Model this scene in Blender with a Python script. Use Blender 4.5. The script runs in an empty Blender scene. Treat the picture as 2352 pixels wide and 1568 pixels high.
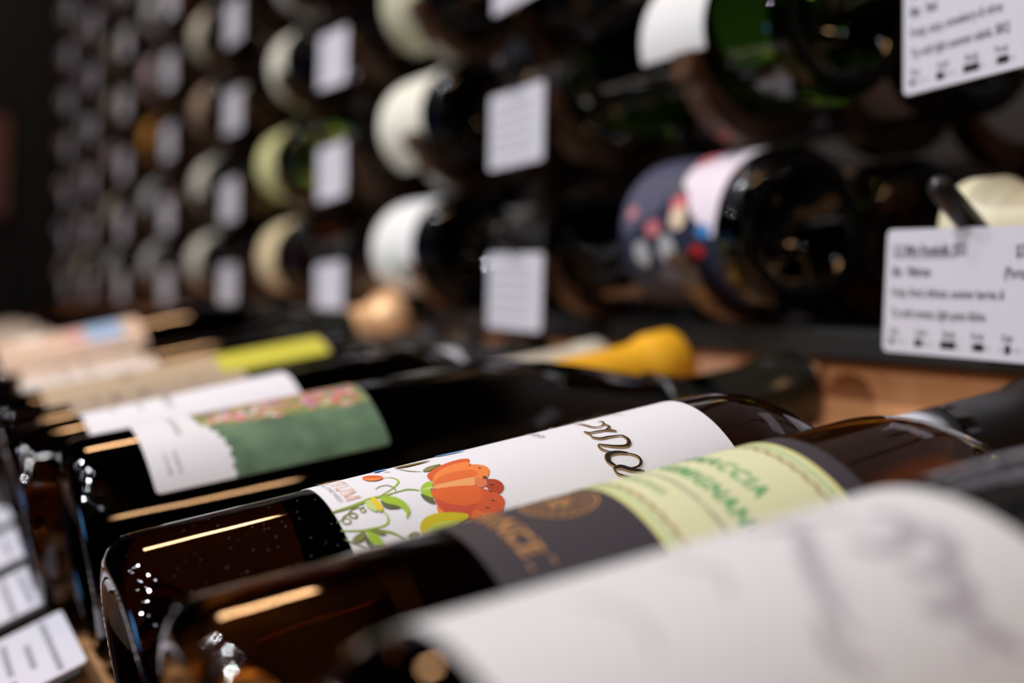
import bpy, bmesh, math, random
from mathutils import Vector, Matrix
random.seed(7)
PI = math.pi
scene = bpy.context.scene
COL = scene.collection

# ------------------------------------------------------------------ camera
cam_d = bpy.data.cameras.new('camera')
cam = bpy.data.objects.new('camera', cam_d)
COL.objects.link(cam)
cam_d.sensor_width = 36.0
cam_d.lens = 45.918
cam_d.clip_start = 0.01
R_ = Vector((0.43018998, 0.90239271, 0.02497935))
D_ = Vector((0.03968209, 0.00874108, -0.99917412))
F_ = Vector((-0.90186579, 0.43082593, -0.03204851))
mw = Matrix.Identity(4)
for i in range(3):
    mw[i][0] = R_[i]; mw[i][1] = -D_[i]; mw[i][2] = -F_[i]
cam.matrix_world = mw
cam_d.dof.use_dof = True
cam_d.dof.focus_distance = 0.325
cam_d.dof.aperture_fstop = 5.8
cam_d.dof.aperture_blades = 0
scene.camera = cam

# ------------------------------------------------------------------ world, exposure, lights
world = bpy.data.worlds.new('world'); scene.world = world
world.use_nodes = True
world.node_tree.nodes['Background'].inputs[0].default_value = (0.9, 0.85, 0.9, 1)
world.node_tree.nodes['Background'].inputs[1].default_value = 0.012
scene.view_settings.view_transform = 'Standard'
scene.view_settings.look = 'None'
scene.view_settings.gamma = 1.0
scene.view_settings.exposure = 0.0
scene.view_settings.use_curve_mapping = False
try:
    scene.cycles.use_denoising = True
    scene.cycles.max_bounces = 10
    scene.cycles.transmission_bounces = 8
    scene.cycles.glossy_bounces = 5
    scene.cycles.diffuse_bounces = 3
    scene.cycles.caustics_refractive = False
    scene.cycles.sample_clamp_indirect = 60.0
except Exception:
    pass

def aim(o, target):
    o.rotation_euler = (Vector(target) - o.location).to_track_quat('-Z', 'Y').to_euler()

def spot(loc, target, watts, size, color=(1, 1, 1), radius=0.03, blend=0.6):
    l = bpy.data.lights.new('ceiling_or_fill_spot', 'SPOT')
    l.energy = watts; l.color = color; l.spot_size = math.radians(size)
    l.spot_blend = blend; l.shadow_soft_size = radius
    o = bpy.data.objects.new('ceiling_or_fill_spot', l); COL.objects.link(o)
    o.location = loc; aim(o, target)
    return o

def panel_light(loc, target, watts, sx, sy, color, name='ceiling_panel'):
    l = bpy.data.lights.new(name, 'AREA'); l.shape = 'RECTANGLE'
    l.size = sx; l.size_y = sy; l.energy = watts; l.color = color
    o = bpy.data.objects.new(name, l); COL.objects.link(o)
    o.location = loc; aim(o, target)
    return o

COOL = (0.93, 0.94, 1.0)
WARM = (1.0, 0.56, 0.27)
spot((-0.38, -0.95, 1.62), (-0.30, 0.2, -0.05), 80, 60, COOL, 0.045)
spot((-0.75, -0.55, 1.62), (-0.45, 0.2, 0.0), 20, 60, COOL, 0.03)
spot((-1.4, -0.95, 1.62), (-0.9, 0.2, 0.0), 40, 75, COOL, 0.03)
spot((-1.2, -1.2, 1.3), (-1.5, 0.35, 0.15), 34, 50, (1.0, 0.95, 0.9), 0.02)  # fill spot below ceiling height, added to brighten the fourth rack column
spot((-2.2, -0.95, 1.62), (-2.1, 0.3, 0.2), 34, 60, (1.0, 0.9, 0.84), 0.03)
spot((-3.1, -0.85, 1.62), (-3.1, 0.3, 0.2), 26, 60, (1.0, 0.85, 0.78), 0.03)
spot((-3.5, -0.4, 1.62), (-4.2, 0.25, 0.2), 14, 60, (1.0, 0.8, 0.7), 0.03)  # fill spot added to lift the end wall and its pink strip
spot((-0.3, -1.6, 1.62), (-0.3, 0.3, 0.0), 12, 60, COOL, 0.02)
spot((0.9, -0.6, 1.62), (0.1, 0.2, 0.0), 5, 70, COOL, 0.02)
for q in ((-1.1, -1.5), (-1.9, -1.9), (0.5, -1.9), (-0.6, -2.2), (-0.55, -1.1), (-0.9, -1.3), (-1.7, -1.4), (-2.4, -2.2), (-0.1, -2.4), (-1.3, -2.4), (-3.2, -1.6), (-0.5, -0.3)):
    spot((q[0], q[1], 1.62), (q[0] + .3, 0.2, 0.0), 2.6, 90, COOL, 0.013)
# warm linear lamps running out from the rack
panel_light((-1.76, 0.06, 1.5), (-0.30, 0.06, -0.05), 5.4, 0.40, 0.11, WARM, 'warm_linear_lamp')
panel_light((1.42, 0.14, 1.5), (-0.42, 0.14, -0.06), 6.0, 0.62, 0.08, WARM, 'warm_linear_lamp')
# low unseen fill spot, added to brighten the back boards under the rack
spot((-0.80, -2.3, 0.85), (-0.50, 0.35, -0.03), 85, 44, (0.98, 0.95, 0.95), 0.03)

ART = [
('P','red_o',[(75.2,9.7),(76.5,8.1),(79.1,6.4),(83.3,4.9),(86.4,4.7),(88.0,5.6),(88.2,6.4),(87.3,8.0),(84.3,7.2),(79.9,8.0),(77.0,10.2),(75.2,12.9),(74.9,11.2)]),
('P','lt_o',[(75.2,12.9),(77.0,10.2),(79.9,8.0),(84.5,6.8),(87.5,7.7),(87.0,9.4),(88.6,10.3),(89.9,11.8),(90.1,13.7),(89.0,15.7),(87.8,16.8),(86.3,16.6),(85.3,15.6),(79.6,15.2),(74.5,15.0)]),
('P','mid_o',[(74.8,14.3),(76.8,12.2),(79.5,11.1),(82.5,11.1),(86.1,11.9),(86.9,13.8),(85.7,15.3),(79.8,14.8)]),
('P','dk_r',[(86.2,16.8),(89.6,17.9),(90.5,19.8),(90.2,21.4),(89.1,22.5),(88.1,23.0),(86.3,21.2),(86.2,19.6)]),
('P','pk_o',[(85.5,15.6),(86.3,16.5),(87.5,17.4),(86.7,19.4),(84.8,19.8),(84.1,18.6),(84.3,17.0)]),
('P','pale',[(73.6,15.7),(74.6,14.8),(80.3,14.8),(85.7,15.3),(84.4,17.0),(84.1,18.6),(79.7,17.1),(75.3,16.3)]),
('P','lobe',[(84.7,19.6),(86.4,21.1),(88.1,23.0),(88.6,24.7),(88.1,26.0),(87.1,27.2),(86.4,28.3),(82.9,28.5),(80.8,28.4),(78.0,28.2),(78.9,26.6),(81.0,24.2),(82.9,23.7),(84.5,21.7)]),
('P','low_r',[(72.9,19.0),(74.2,20.7),(76.2,22.6),(78.5,23.8),(81.1,24.2),(79.5,25.9),(78.2,28.1),(75.4,26.6),(73.0,24.4),(72.5,21.9)]),
('P','lt_o',[(72.4,21.4),(73.5,24.4),(71.7,24.3)]),
('P','mid_o',[(80.6,25.1),(83.0,28.4),(78.0,28.2)]),
('P','big_o',[(73.2,16.3),(75.3,16.2),(79.7,17.0),(84.2,18.5),(84.8,19.8),(84.5,21.7),(82.9,23.7),(81.0,24.3),(78.5,23.9),(76.2,22.7),(74.2,20.8),(73.0,19.2),(72.7,17.6)]),
('P','olive',[(75.1,6.7),(77.5,4.6),(80.5,4.6),(81.2,5.2),(77.9,7.0),(76.4,7.7)]),
('P','lime',[(71.2,15.0),(72.4,13.4),(74.0,12.5),(75.2,12.9),(74.6,14.8),(73.2,16.3),(72.8,17.7),(72.9,19.2),(71.8,18.1),(70.9,16.5)]),
('P','paleg',[(71.1,15.1),(74.0,14.8),(74.6,14.9),(73.5,15.9)]),
('P','dkg',[(70.6,16.2),(71.8,18.0),(72.8,19.3),(72.3,21.3),(71.0,20.0),(70.3,18.1)]),
('P','lime',[(61.3,14.3),(62.9,14.2),(64.6,15.2),(65.7,17.0),(66.2,19.1),(65.9,21.3),(65.0,22.5),(63.9,23.5),(64.9,21.6),(64.7,19.9),(63.9,18.5),(61.8,16.9),(61.2,15.5)]),
('P','dkg',[(61.0,14.6),(61.3,16.4),(63.1,18.1),(64.6,19.6),(62.6,19.3),(61.3,18.7),(60.7,17.4)]),
('P','lt_o',[(61.7,0.8),(63.3,-0.5),(64.7,0.9),(65.9,3.0),(66.1,4.6),(64.9,5.7),(63.1,5.4),(61.8,3.8),(61.7,2.1)]),
('P','red_o',[(61.8,0.7),(63.3,-0.5),(64.7,0.9),(65.9,3.0),(66.1,4.5),(65.0,4.1),(63.2,2.5)]),
('P','blue',[(66.2,-4.0),(68.3,-5.0),(70.4,-3.2),(68.1,-2.3),(66.3,-1.5)]),
('P','blue',[(84.1,-7.0),(87.5,-5.1),(91.5,-3.4),(90.0,-2.3),(86.6,-2.7),(83.7,-4.0)]),
('P','brown',[(71.3,-2.4),(76.8,-1.2),(81.2,-0.7),(78.7,0.4),(73.7,0.6),(71.3,-0.9)]),
('P','paleg',[(57.4,14.6),(58.9,13.6),(59.0,16.1),(59.2,18.8),(58.3,18.7),(57.4,17.4),(57.1,15.7)]),
('P','yel',[(59.1,13.3),(60.1,13.3),(60.6,15.2),(60.6,17.6),(60.2,18.8),(59.2,18.8),(59.0,16.5)]),
('P','lime',[(59.0,18.6),(60.3,18.7),(59.3,19.5)]),
('P','yelg',[(66.0,26.7),(66.9,25.3),(68.5,24.2),(71.4,23.8),(74.4,24.6),(77.2,25.7),(78.3,26.5),(78.3,27.2),(77.3,27.7),(72.7,28.5),(67.0,29.4),(65.6,28.4)]),
('P','palyg',[(67.3,27.6),(69.3,26.7),(71.6,26.6),(74.3,27.1),(76.4,27.6),(74.1,28.6),(68.7,29.1)]),
('P','olive',[(62.3,27.9),(64.0,27.2),(65.5,27.6),(65.2,28.8),(63.6,29.4)]),
('P','olive',[(55.0,23.7),(56.8,23.8),(58.4,25.9),(56.8,25.9),(55.9,24.8)]),
('P','olive',[(49.7,25.6),(51.2,24.3),(53.1,23.8),(54.0,23.8),(53.2,25.5),(51.8,26.2)]),
('P','dkg',[(53.7,24.0),(53.0,25.5),(52.8,27.6),(53.6,28.6),(54.3,27.8),(53.8,26.3)]),
('P','lime',[(54.1,23.9),(55.5,24.6),(56.3,26.0),(56.9,28.6),(54.2,28.0),(53.9,26.0)]),
('S','dkg',0.55,[(49.2,15.4),(53.4,15.1),(57.2,14.5),(58.9,13.8)]),
('S','stem',0.9,[(49.3,14.9),(53.5,14.6),(57.4,14.0),(59.4,13.5),(62.6,13.7),(65.0,13.5)]),
('S','stem',0.5,[(64.5,13.6),(67.9,13.4),(69.6,14.0),(71.0,15.1)]),
('S','stem',0.6,[(48.8,21.7),(52.2,22.9),(56.2,24.1),(58.8,25.4),(60.5,26.9),(61.7,28.4)]),
('S','lime',0.4,[(60.3,13.8),(63.6,12.5),(66.0,11.2),(67.6,9.8),(68.3,8.4),(68.1,6.6),(67.4,5.4),(66.0,4.6)]),
('S','olive',0.3,[(61.9,10.1),(63.0,9.2),(64.7,9.2),(65.7,10.4),(66.0,12.1),(65.6,13.3)]),
('S','olive',0.4,[(48.9,18.9),(50.2,18.5),(51.4,18.3),(52.0,19.2),(51.6,20.1),(50.6,20.1),(50.2,19.2),(50.7,18.0),(51.9,17.2),(53.5,17.2),(54.0,18.1),(53.4,19.0),(52.6,18.4),(52.4,17.3),(53.1,16.3),(54.5,15.7),(56.1,16.2),(56.5,17.2),(56.0,17.8),(55.4,17.5),(55.6,16.6),(56.8,15.6)]),
('S','lime',0.4,[(60.1,19.1),(60.4,20.9),(59.9,22.6),(58.7,23.4),(56.5,23.4),(53.9,23.1)]),
('S','olive',0.35,[(48.7,24.3),(50.1,25.9),(52.5,27.9)]),
('S','olive',0.3,[(71.4,0.1),(72.9,4.3),(75.2,6.6)]),
('S','olive',0.35,[(67.8,-0.2),(69.2,1.0)]),
('E','seed',(86.5,9.9),0.55),
('E','seed',(88.0,12.3),0.64),
('E','seed',(87.4,16.5),1.28),
('E','seed',(87.6,19.4),0.96),
('E','seed',(86.4,21.5),0.85),
('E','seed',(85.6,24.4),0.77),
('E','seed',(83.5,26.0),0.81),
('E','seed',(81.0,27.8),0.68),
('C','ink',0.2,[(123.8,-5.6),(132.5,-5.9),(135.7,1.4)]),
('C','ink',0.45,[(122.4,-1.7),(123.3,0.0),(123.9,4.9),(125.5,6.4),(127.7,5.0),(128.3,2.7),(127.4,2.0)]),
('C','ink',0.55,[(127.6,4.9),(127.6,7.9),(125.9,9.3),(127.7,11.1)]),
('C','ink',0.7,[(120.5,7.1),(121.4,8.5),(124.1,8.9),(126.5,9.7),(127.8,11.1)]),
('C','ink',0.3,[(120.4,7.3),(120.8,8.9),(120.7,10.8)]),
('C','ink',0.75,[(120.4,10.9),(121.9,12.6),(124.5,12.9),(127.8,13.6)]),
('C','ink',0.95,[(127.8,13.6),(128.2,15.9),(127.3,17.7),(125.9,18.1),(123.2,17.1),(120.1,15.0)]),
('C','ink',0.35,[(120.0,15.0),(119.6,16.3),(120.1,17.7),(121.7,19.2)]),
('C','ink',1.35,[(125.1,20.8),(122.6,19.6),(120.2,19.7),(119.0,21.7),(119.8,23.8)]),
('C','ink',0.6,[(119.8,23.8),(121.8,25.2),(123.8,25.8),(125.9,25.5),(127.0,24.1),(126.8,22.4),(125.1,20.8)]),
('C','ink',1.25,[(119.0,24.5),(120.9,24.4),(123.0,26.0),(126.1,27.6)]),
('C','ink',0.4,[(119.0,24.4),(119.0,25.9),(120.0,27.0),(122.4,28.4)]),
]

# ------------------------------------------------------------------ materials
_m = {}
def nodes(name):
    m = bpy.data.materials.new(name); m.use_nodes = True
    return m, m.node_tree, m.node_tree.nodes['Principled BSDF']

def paper(col, rough=0.55, name='paper'):
    key = ('paper', col, rough)
    if key in _m: return _m[key]
    m, t, b = nodes(name)
    n = t.nodes.new('ShaderNodeTexNoise'); n.inputs['Scale'].default_value = 900
    tc = t.nodes.new('ShaderNodeTexCoord'); t.links.new(tc.outputs['Object'], n.inputs['Vector'])
    mx = t.nodes.new('ShaderNodeMixRGB'); mx.blend_type = 'MULTIPLY'; mx.inputs[0].default_value = 0.06
    mx.inputs[1].default_value = (*col, 1)
    t.links.new(n.outputs['Color'], mx.inputs[2]); t.links.new(mx.outputs[0], b.inputs['Base Color'])
    bp = t.nodes.new('ShaderNodeBump'); bp.inputs['Strength'].default_value = 0.08; bp.inputs['Distance'].default_value = 0.0002
    t.links.new(n.outputs[0], bp.inputs['Height']); t.links.new(bp.outputs[0], b.inputs['Normal'])
    b.inputs['Roughness'].default_value = rough
    b.inputs['Specular IOR Level'].default_value = 0.25
    _m[key] = m
    return m

def ink(col, rough=0.5, metal=0.0):
    key = ('ink', col, rough, metal)
    if key in _m: return _m[key]
    m, t, b = nodes('printing_ink')
    b.inputs['Base Color'].default_value = (*col, 1); b.inputs['Roughness'].default_value = rough
    b.inputs['Metallic'].default_value = metal; b.inputs['Specular IOR Level'].default_value = 0.25
    if metal > 0.5:
        n = t.nodes.new('ShaderNodeTexNoise'); n.inputs['Scale'].default_value = 1500
        tc = t.nodes.new('ShaderNodeTexCoord'); t.links.new(tc.outputs['Object'], n.inputs['Vector'])
        bp = t.nodes.new('ShaderNodeBump'); bp.inputs['Strength'].default_value = 0.6; bp.inputs['Distance'].default_value = 0.0003
        t.links.new(n.outputs[0], bp.inputs['Height']); t.links.new(bp.outputs[0], b.inputs['Normal'])
    _m[key] = m
    return m

def glass(col, name='bottle_glass', rough=0.015):
    key = ('glass', col)
    if key in _m: return _m[key]
    m, t, b = nodes(name)
    b.inputs['Base Color'].default_value = (*col, 1)
    b.inputs['Transmission Weight'].default_value = 1.0
    b.inputs['IOR'].default_value = 1.5
    n = t.nodes.new('ShaderNodeTexNoise'); n.inputs['Scale'].default_value = 35; n.inputs['Detail'].default_value = 2
    tc = t.nodes.new('ShaderNodeTexCoord'); t.links.new(tc.outputs['Object'], n.inputs['Vector'])
    mr = t.nodes.new('ShaderNodeMapRange'); mr.inputs['To Min'].default_value = rough; mr.inputs['To Max'].default_value = rough + 0.03
    t.links.new(n.outputs[0], mr.inputs[0]); t.links.new(mr.outputs[0], b.inputs['Roughness'])
    bp = t.nodes.new('ShaderNodeBump'); bp.inputs['Strength'].default_value = 0.12; bp.inputs['Distance'].default_value = 0.001
    t.links.new(n.outputs[0], bp.inputs['Height']); t.links.new(bp.outputs[0], b.inputs['Normal'])
    _m[key] = m
    return m

def plain(name, col, rough=0.5, metal=0.0, noise=30.0, amt=0.25, coat=0.0):
    key = (name, col, rough, metal)
    if key in _m: return _m[key]
    m, t, b = nodes(name)
    n = t.nodes.new('ShaderNodeTexNoise'); n.inputs['Scale'].default_value = noise; n.inputs['Detail'].default_value = 4
    tc = t.nodes.new('ShaderNodeTexCoord'); t.links.new(tc.outputs['Object'], n.inputs['Vector'])
    mx = t.nodes.new('ShaderNodeMixRGB'); mx.blend_type = 'MULTIPLY'; mx.inputs[0].default_value = amt
    mx.inputs[1].default_value = (*col, 1)
    t.links.new(n.outputs[0], mx.inputs[2]); t.links.new(mx.outputs[0], b.inputs['Base Color'])
    b.inputs['Roughness'].default_value = rough; b.inputs['Metallic'].default_value = metal
    b.inputs['Coat Weight'].default_value = coat
    _m[key] = m
    return m

def wood(name, c1, c2, rough=0.4, scale=(3, 30, 30)):
    key = (name, c1, c2)
    if key in _m: return _m[key]
    m, t, b = nodes(name)
    tc = t.nodes.new('ShaderNodeTexCoord'); mp = t.nodes.new('ShaderNodeMapping')
    mp.inputs['Scale'].default_value = scale
    t.links.new(tc.outputs['Object'], mp.inputs[0])
    n = t.nodes.new('ShaderNodeTexNoise'); n.inputs['Scale'].default_value = 4; n.inputs['Detail'].default_value = 6
    n.inputs['Distortion'].default_value = 1.2
    t.links.new(mp.outputs[0], n.inputs['Vector'])
    cr = t.nodes.new('ShaderNodeValToRGB')
    cr.color_ramp.elements[0].position = 0.3; cr.color_ramp.elements[0].color = (*c1, 1)
    cr.color_ramp.elements[1].position = 0.7; cr.color_ramp.elements[1].color = (*c2, 1)
    t.links.new(n.outputs[0], cr.inputs[0]); t.links.new(cr.outputs[0], b.inputs['Base Color'])
    b.inputs['Roughness'].default_value = rough
    bp = t.nodes.new('ShaderNodeBump'); bp.inputs['Strength'].default_value = 0.15; bp.inputs['Distance'].default_value = 0.001
    t.links.new(n.outputs[0], bp.inputs['Height']); t.links.new(bp.outputs[0], b.inputs['Normal'])
    _m[key] = m
    return m

def glow(name, col, strength):
    m, t, b = nodes(name)
    b.inputs['Base Color'].default_value = (0, 0, 0, 1)
    b.inputs['Emission Color'].default_value = (*col, 1); b.inputs['Emission Strength'].default_value = strength
    return m

AMBER2 = glass((0.88, 0.46, 0.12), 'pale_amber_glass')
AMBER = glass((0.014, 0.0045, 0.0012), 'amber_glass')
BROWN = glass((0.06, 0.02, 0.005), 'brown_glass')
BLACKG = glass((0.012, 0.010, 0.008), 'black_glass')
LEAFG = glass((0.42, 0.62, 0.08), 'leaf_green_glass')
GREEN = glass((0.011, 0.042, 0.003), 'green_glass')
OLIVE = glass((0.05, 0.06, 0.015), 'olive_glass')
BLACK = plain('black_lacquer', (0.006, 0.006, 0.006), 0.55)
WALNUT = wood('walnut', (0.038, 0.019, 0.011), (0.13, 0.066, 0.038), 0.3)
OAK = wood('warm_oak', (0.52, 0.24, 0.095), (0.70, 0.36, 0.17), 0.35, (6, 30, 3))
OAKP = wood('pale_oak', (0.80, 0.46, 0.28), (0.90, 0.58, 0.40), 0.35, (6, 30, 3))

# ------------------------------------------------------------------ mesh helpers
def obj(name, bm_or_mesh, mat, parent=None, smooth=False, recalc=True):
    if isinstance(bm_or_mesh, bmesh.types.BMesh):
        bm = bm_or_mesh
        if recalc: bmesh.ops.recalc_face_normals(bm, faces=bm.faces)
        me = bpy.data.meshes.new(name); bm.to_mesh(me); bm.free()
        if smooth:
            for p in me.polygons: p.use_smooth = True
    else:
        me = bm_or_mesh
    if mat is not None and not me.materials: me.materials.append(mat)
    o = bpy.data.objects.new(name, me); COL.objects.link(o)
    if parent: o.parent = parent
    return o

def thing(name, label, cat, loc=(0, 0, 0), rot=(0, 0, 0), group=None):
    o = bpy.data.objects.new(name, None); COL.objects.link(o)
    o.empty_display_size = 0.02
    o.location = loc; o.rotation_euler = rot
    o['label'] = label; o['category'] = cat
    if group: o['group'] = group
    return o

def tag(o, label, cat, group=None):
    o['label'] = label; o['category'] = cat
    if group: o['group'] = group
    return o

def add_box(bm, a, b, bevel=0.0):
    x0, y0, z0 = a; x1, y1, z1 = b
    vs = [bm.verts.new(p) for p in ((x0,y0,z0),(x1,y0,z0),(x1,y1,z0),(x0,y1,z0),(x0,y0,z1),(x1,y0,z1),(x1,y1,z1),(x0,y1,z1))]
    fs = [bm.faces.new([vs[i] for i in f]) for f in ((0,3,2,1),(4,5,6,7),(0,1,5,4),(1,2,6,5),(2,3,7,6),(3,0,4,7))]
    if bevel > 0:
        es = list({e for f in fs for e in f.edges})
        bmesh.ops.bevel(bm, geom=es, offset=bevel, segments=2, affect='EDGES', profile=0.5)

def box(a, b, bevel=0.0):
    bm = bmesh.new(); add_box(bm, a, b, bevel); return bm

def lathe(profile, seg=48, knurl=None):
    """profile: (radius, z) from the bottom axis point to the top axis point; axis local Z"""
    bm = bmesh.new(); rings = []
    for (r, z) in profile:
        if r < 1e-6: rings.append([bm.verts.new((0, 0, z))]); continue
        ring = []
        for i in range(seg):
            a = 2 * PI * i / seg
            rr = r
            zz = z
            if knurl and knurl[0] <= z <= knurl[1] and r > knurl[2]:
                k = knurl[3] * (1 if i % 2 else -1)
                rr += k; zz += k * .5
            ring.append(bm.verts.new((rr * math.sin(a), -rr * math.cos(a), zz)))
        rings.append(ring)
    for A, B in zip(rings[:-1], rings[1:]):
        if len(A) == 1 and len(B) == 1: continue
        for i in range(seg):
            j = (i + 1) % seg
            if len(A) == 1: bm.faces.new((A[0], B[i], B[j]))
            elif len(B) == 1: bm.faces.new((A[i], B[0], A[j]))
            else: bm.faces.new((A[i], B[i], B[j], A[j]))
    return bm

def arc(cx, cz, r, a0, a1, n):
    return [(cx + r * math.cos(math.radians(a0 + (a1 - a0) * i / n)), cz + r * math.sin(math.radians(a0 + (a1 - a0) * i / n))) for i in range(n + 1)]

def bottle_profile(r, kind='bordeaux'):
    p = [(0, 0.022), (r * .2, 0.021), (r * .42, 0.014), (r * .6, 0.0045), (r * .70, 0.001), (r * .78, 0.0)]
    c = 0.0075
    p += arc(r - c, c, c, -80, 0, 6)
    if kind in ('round', 'roundlow', 'slope'):
        us, sl, rn = {'round': (.163, .042, .0148), 'roundlow': (.1545, .0455, .0148), 'slope': (.112, .115, .0150)}[kind]
        p += [(r, 0.03), (r, 0.08), (r, 0.12 if kind != 'slope' else .10), (r, us)]
        for i in range(1, 21):
            t = i / 20
            if t <= .75: rr = r - (r - rn) * .72 * (t / .75) ** (2 if kind != 'slope' else 1.7)
            else: rr = r - (r - rn) * .72 - (r - rn) * .28 * (1 - (1 - (t - .75) / .25) ** 2)
            p.append((rr, us + sl * t))
        p += [(rn, max(.235, us + sl + .01)), (0.0143, 0.275)]
    elif kind == 'bordeaux':
        p += [(r, 0.03), (r, 0.08), (r, 0.13), (r, 0.163)]
        S = [(.998, .170), (.98, .178), (.935, .187), (.86, .1955), (.765, .202), (.66, .2065), (.555, .2105), (.475, .2155), (.43, .223), (.41, .234)]
        p += [(r * a, z) for a, z in S]
        p += [(0.0148, 0.255), (0.0143, 0.275)]
    elif kind == 'burgundy':
        p += [(r, 0.03), (r, 0.08), (r, 0.145)]
        S = [(.99, .154), (.955, .166), (.88, .181), (.77, .196), (.64, .211), (.52, .225), (.44, .240)]
        p += [(r * a, z) for a, z in S]
        p += [(0.0150, 0.26), (0.0145, 0.275)]
    elif kind == 'champagne':
        p += [(r, 0.03), (r, 0.08), (r, 0.135)]
        S = [(.985, .15), (.94, .168), (.86, .188), (.74, .208), (.60, .228), (.48, .245)]
        p += [(r * a, z) for a, z in S]
        p += [(0.0170, 0.262), (0.0160, 0.275)]
    p += [(0.0146, 0.2845), (0.0158, 0.2855), (0.0158, 0.292), (0.0148, 0.2935), (0.0135, 0.2945), (0, 0.2945)]
    return p

_bm_cache = {}
def body_mesh(r, kind, mat, fine=False):
    key = (r, kind, mat.name, fine)
    if key not in _bm_cache:
        prof = bottle_profile(r, kind)
        bm = lathe(prof, 144 if fine else 40, (0.0001, 0.0022, r * .75, 0.00022) if fine else None)
        bmesh.ops.recalc_face_normals(bm, faces=bm.faces)
        me = bpy.data.meshes.new('bottle_body'); bm.to_mesh(me); bm.free()
        for q in me.polygons: q.use_smooth = True
        me.materials.append(mat); _bm_cache[key] = me
    return _bm_cache[key]

_cap_cache = {}
def capsule_mesh(mat, u0=0.226, flare=0.0, kind='bordeaux', fine=False):
    key = (mat.name, u0, flare, kind)
    if key not in _cap_cache:
        g = 0.0006
        rn = 0.0153 if kind != 'champagne' else 0.0172
        def rad(u):
            if kind in ('bordeaux', 'round', 'roundlow', 'slope'): return rn + (max(0, .238 - u) * .03 + max(0, .226 - u) ** 2 * 6) - max(0, u - .238) * .01
            if u < .245: return rn + (.245 - u) * .32
            return rn - (u - .245) * .01
        pr = [(rad(u0) - .0012, u0)] + [(rad(u) + g, u) for u in (u0 + .0002, max(u0 + .004, .222), max(u0 + .006, .23), .242, .25, .262, .275)]
        if flare: pr += [(rn + g + flare * .5, .281), (rn + g + flare, .2845), (rn + g + flare, .2975), (rn + g + flare - .0012, .2993)]
        else: pr += [(rn + g, .2835), (rn + g + .0009, .285), (rn + g + .0009, .2968), (rn + g - .0002, .2985)]
        pr += [(0.010, .2998), (0, .30)]
        pr = [(a, z) for a, z in pr if z >= u0]
        bm = lathe(pr, 64 if fine else 28)
        bmesh.ops.recalc_face_normals(bm, faces=bm.faces)
        me = bpy.data.meshes.new('capsule'); bm.to_mesh(me); bm.free()
        for q in me.polygons: q.use_smooth = True
        me.materials.append(mat); _cap_cache[key] = me
    return _cap_cache[key]

def chaikin(p, n=1, closed=True):
    for _ in range(n):
        q = []
        m = len(p)
        rng = range(m if closed else m - 1)
        if not closed: q.append(p[0])
        for i in rng:
            a = p[i]; b = p[(i + 1) % m]
            q.append((a[0] * .78 + b[0] * .22, a[1] * .78 + b[1] * .22)); q.append((a[0] * .22 + b[0] * .78, a[1] * .22 + b[1] * .78))
        if not closed: q.append(p[-1])
        p = q
    return p

def wrap(bm, R, step=1.0, mm=True):
    """cut a flat mesh (x = arc mm, y = height mm) on an even grid of x and bend it round radius R (metres)"""
    xs = [v.co.x for v in bm.verts]
    if not xs: return
    k = math.ceil(min(xs) / step)
    while k * step < max(xs):
        bmesh.ops.bisect_plane(bm, geom=bm.verts[:] + bm.edges[:] + bm.faces[:], plane_co=(k * step, 0, 0), plane_no=(1, 0, 0), dist=1e-5)
        k += 1
    for v in bm.verts:
        ph = v.co.x * .001 / bend_r[0]
        u = v.co.y * .001
        v.co = Vector((R * math.sin(ph), -R * math.cos(ph), u))
bend_r = [0.0365]

def poly_bm(bm, pts, tri=True):
    try:
        f = bm.faces.new([bm.verts.new((x, y, 0)) for x, y in pts])
        bmesh.ops.triangulate(bm, faces=[f])
    except Exception:
        pass

def smooth_path(pts, n=5):
    out = []
    P = [pts[0]] + list(pts) + [pts[-1]]
    for i in range(1, len(P) - 2):
        p0, p1, p2, p3 = P[i - 1], P[i], P[i + 1], P[i + 2]
        for k in range(n):
            t = k / n
            out.append(tuple(0.5 * ((2 * p1[j]) + (-p0[j] + p2[j]) * t + (2 * p0[j] - 5 * p1[j] + 4 * p2[j] - p3[j]) * t * t + (-p0[j] + 3 * p1[j] - 3 * p2[j] + p3[j]) * t ** 3) for j in (0, 1)))
    out.append(pts[-1])
    return out

def ribbon(bm, pts, w, n=5, taper=True, slant=False):
    q = smooth_path(pts, n); L = len(q); a = []; b = []
    for i, (x, y) in enumerate(q):
        x0, y0 = q[max(0, i - 1)]; x1, y1 = q[min(L - 1, i + 1)]
        dx, dy = x1 - x0, y1 - y0; l = math.hypot(dx, dy) or 1
        t = i / (L - 1)
        ww = w * .5 * ((0.45 + 0.55 * math.sin(PI * min(1, max(0, t)))) if taper else 1)
        nx, ny = -dy / l * ww, dx / l * ww
        if slant: nx, ny = ww * .35, ww * .94
        a.append(bm.verts.new((x + nx, y + ny, 0))); b.append(bm.verts.new((x - nx, y - ny, 0)))
    for i in range(L - 1):
        try: bm.faces.new((a[i], a[i + 1], b[i + 1], b[i]))
        except Exception: pass

def ell(cx, cy, rx, ry, n=18, rot=0.0):
    c, s = math.cos(rot), math.sin(rot)
    return [(cx + rx * math.cos(2 * PI * i / n) * c - ry * math.sin(2 * PI * i / n) * s, cy + rx * math.cos(2 * PI * i / n) * s + ry * math.sin(2 * PI * i / n) * c) for i in range(n)]

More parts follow.
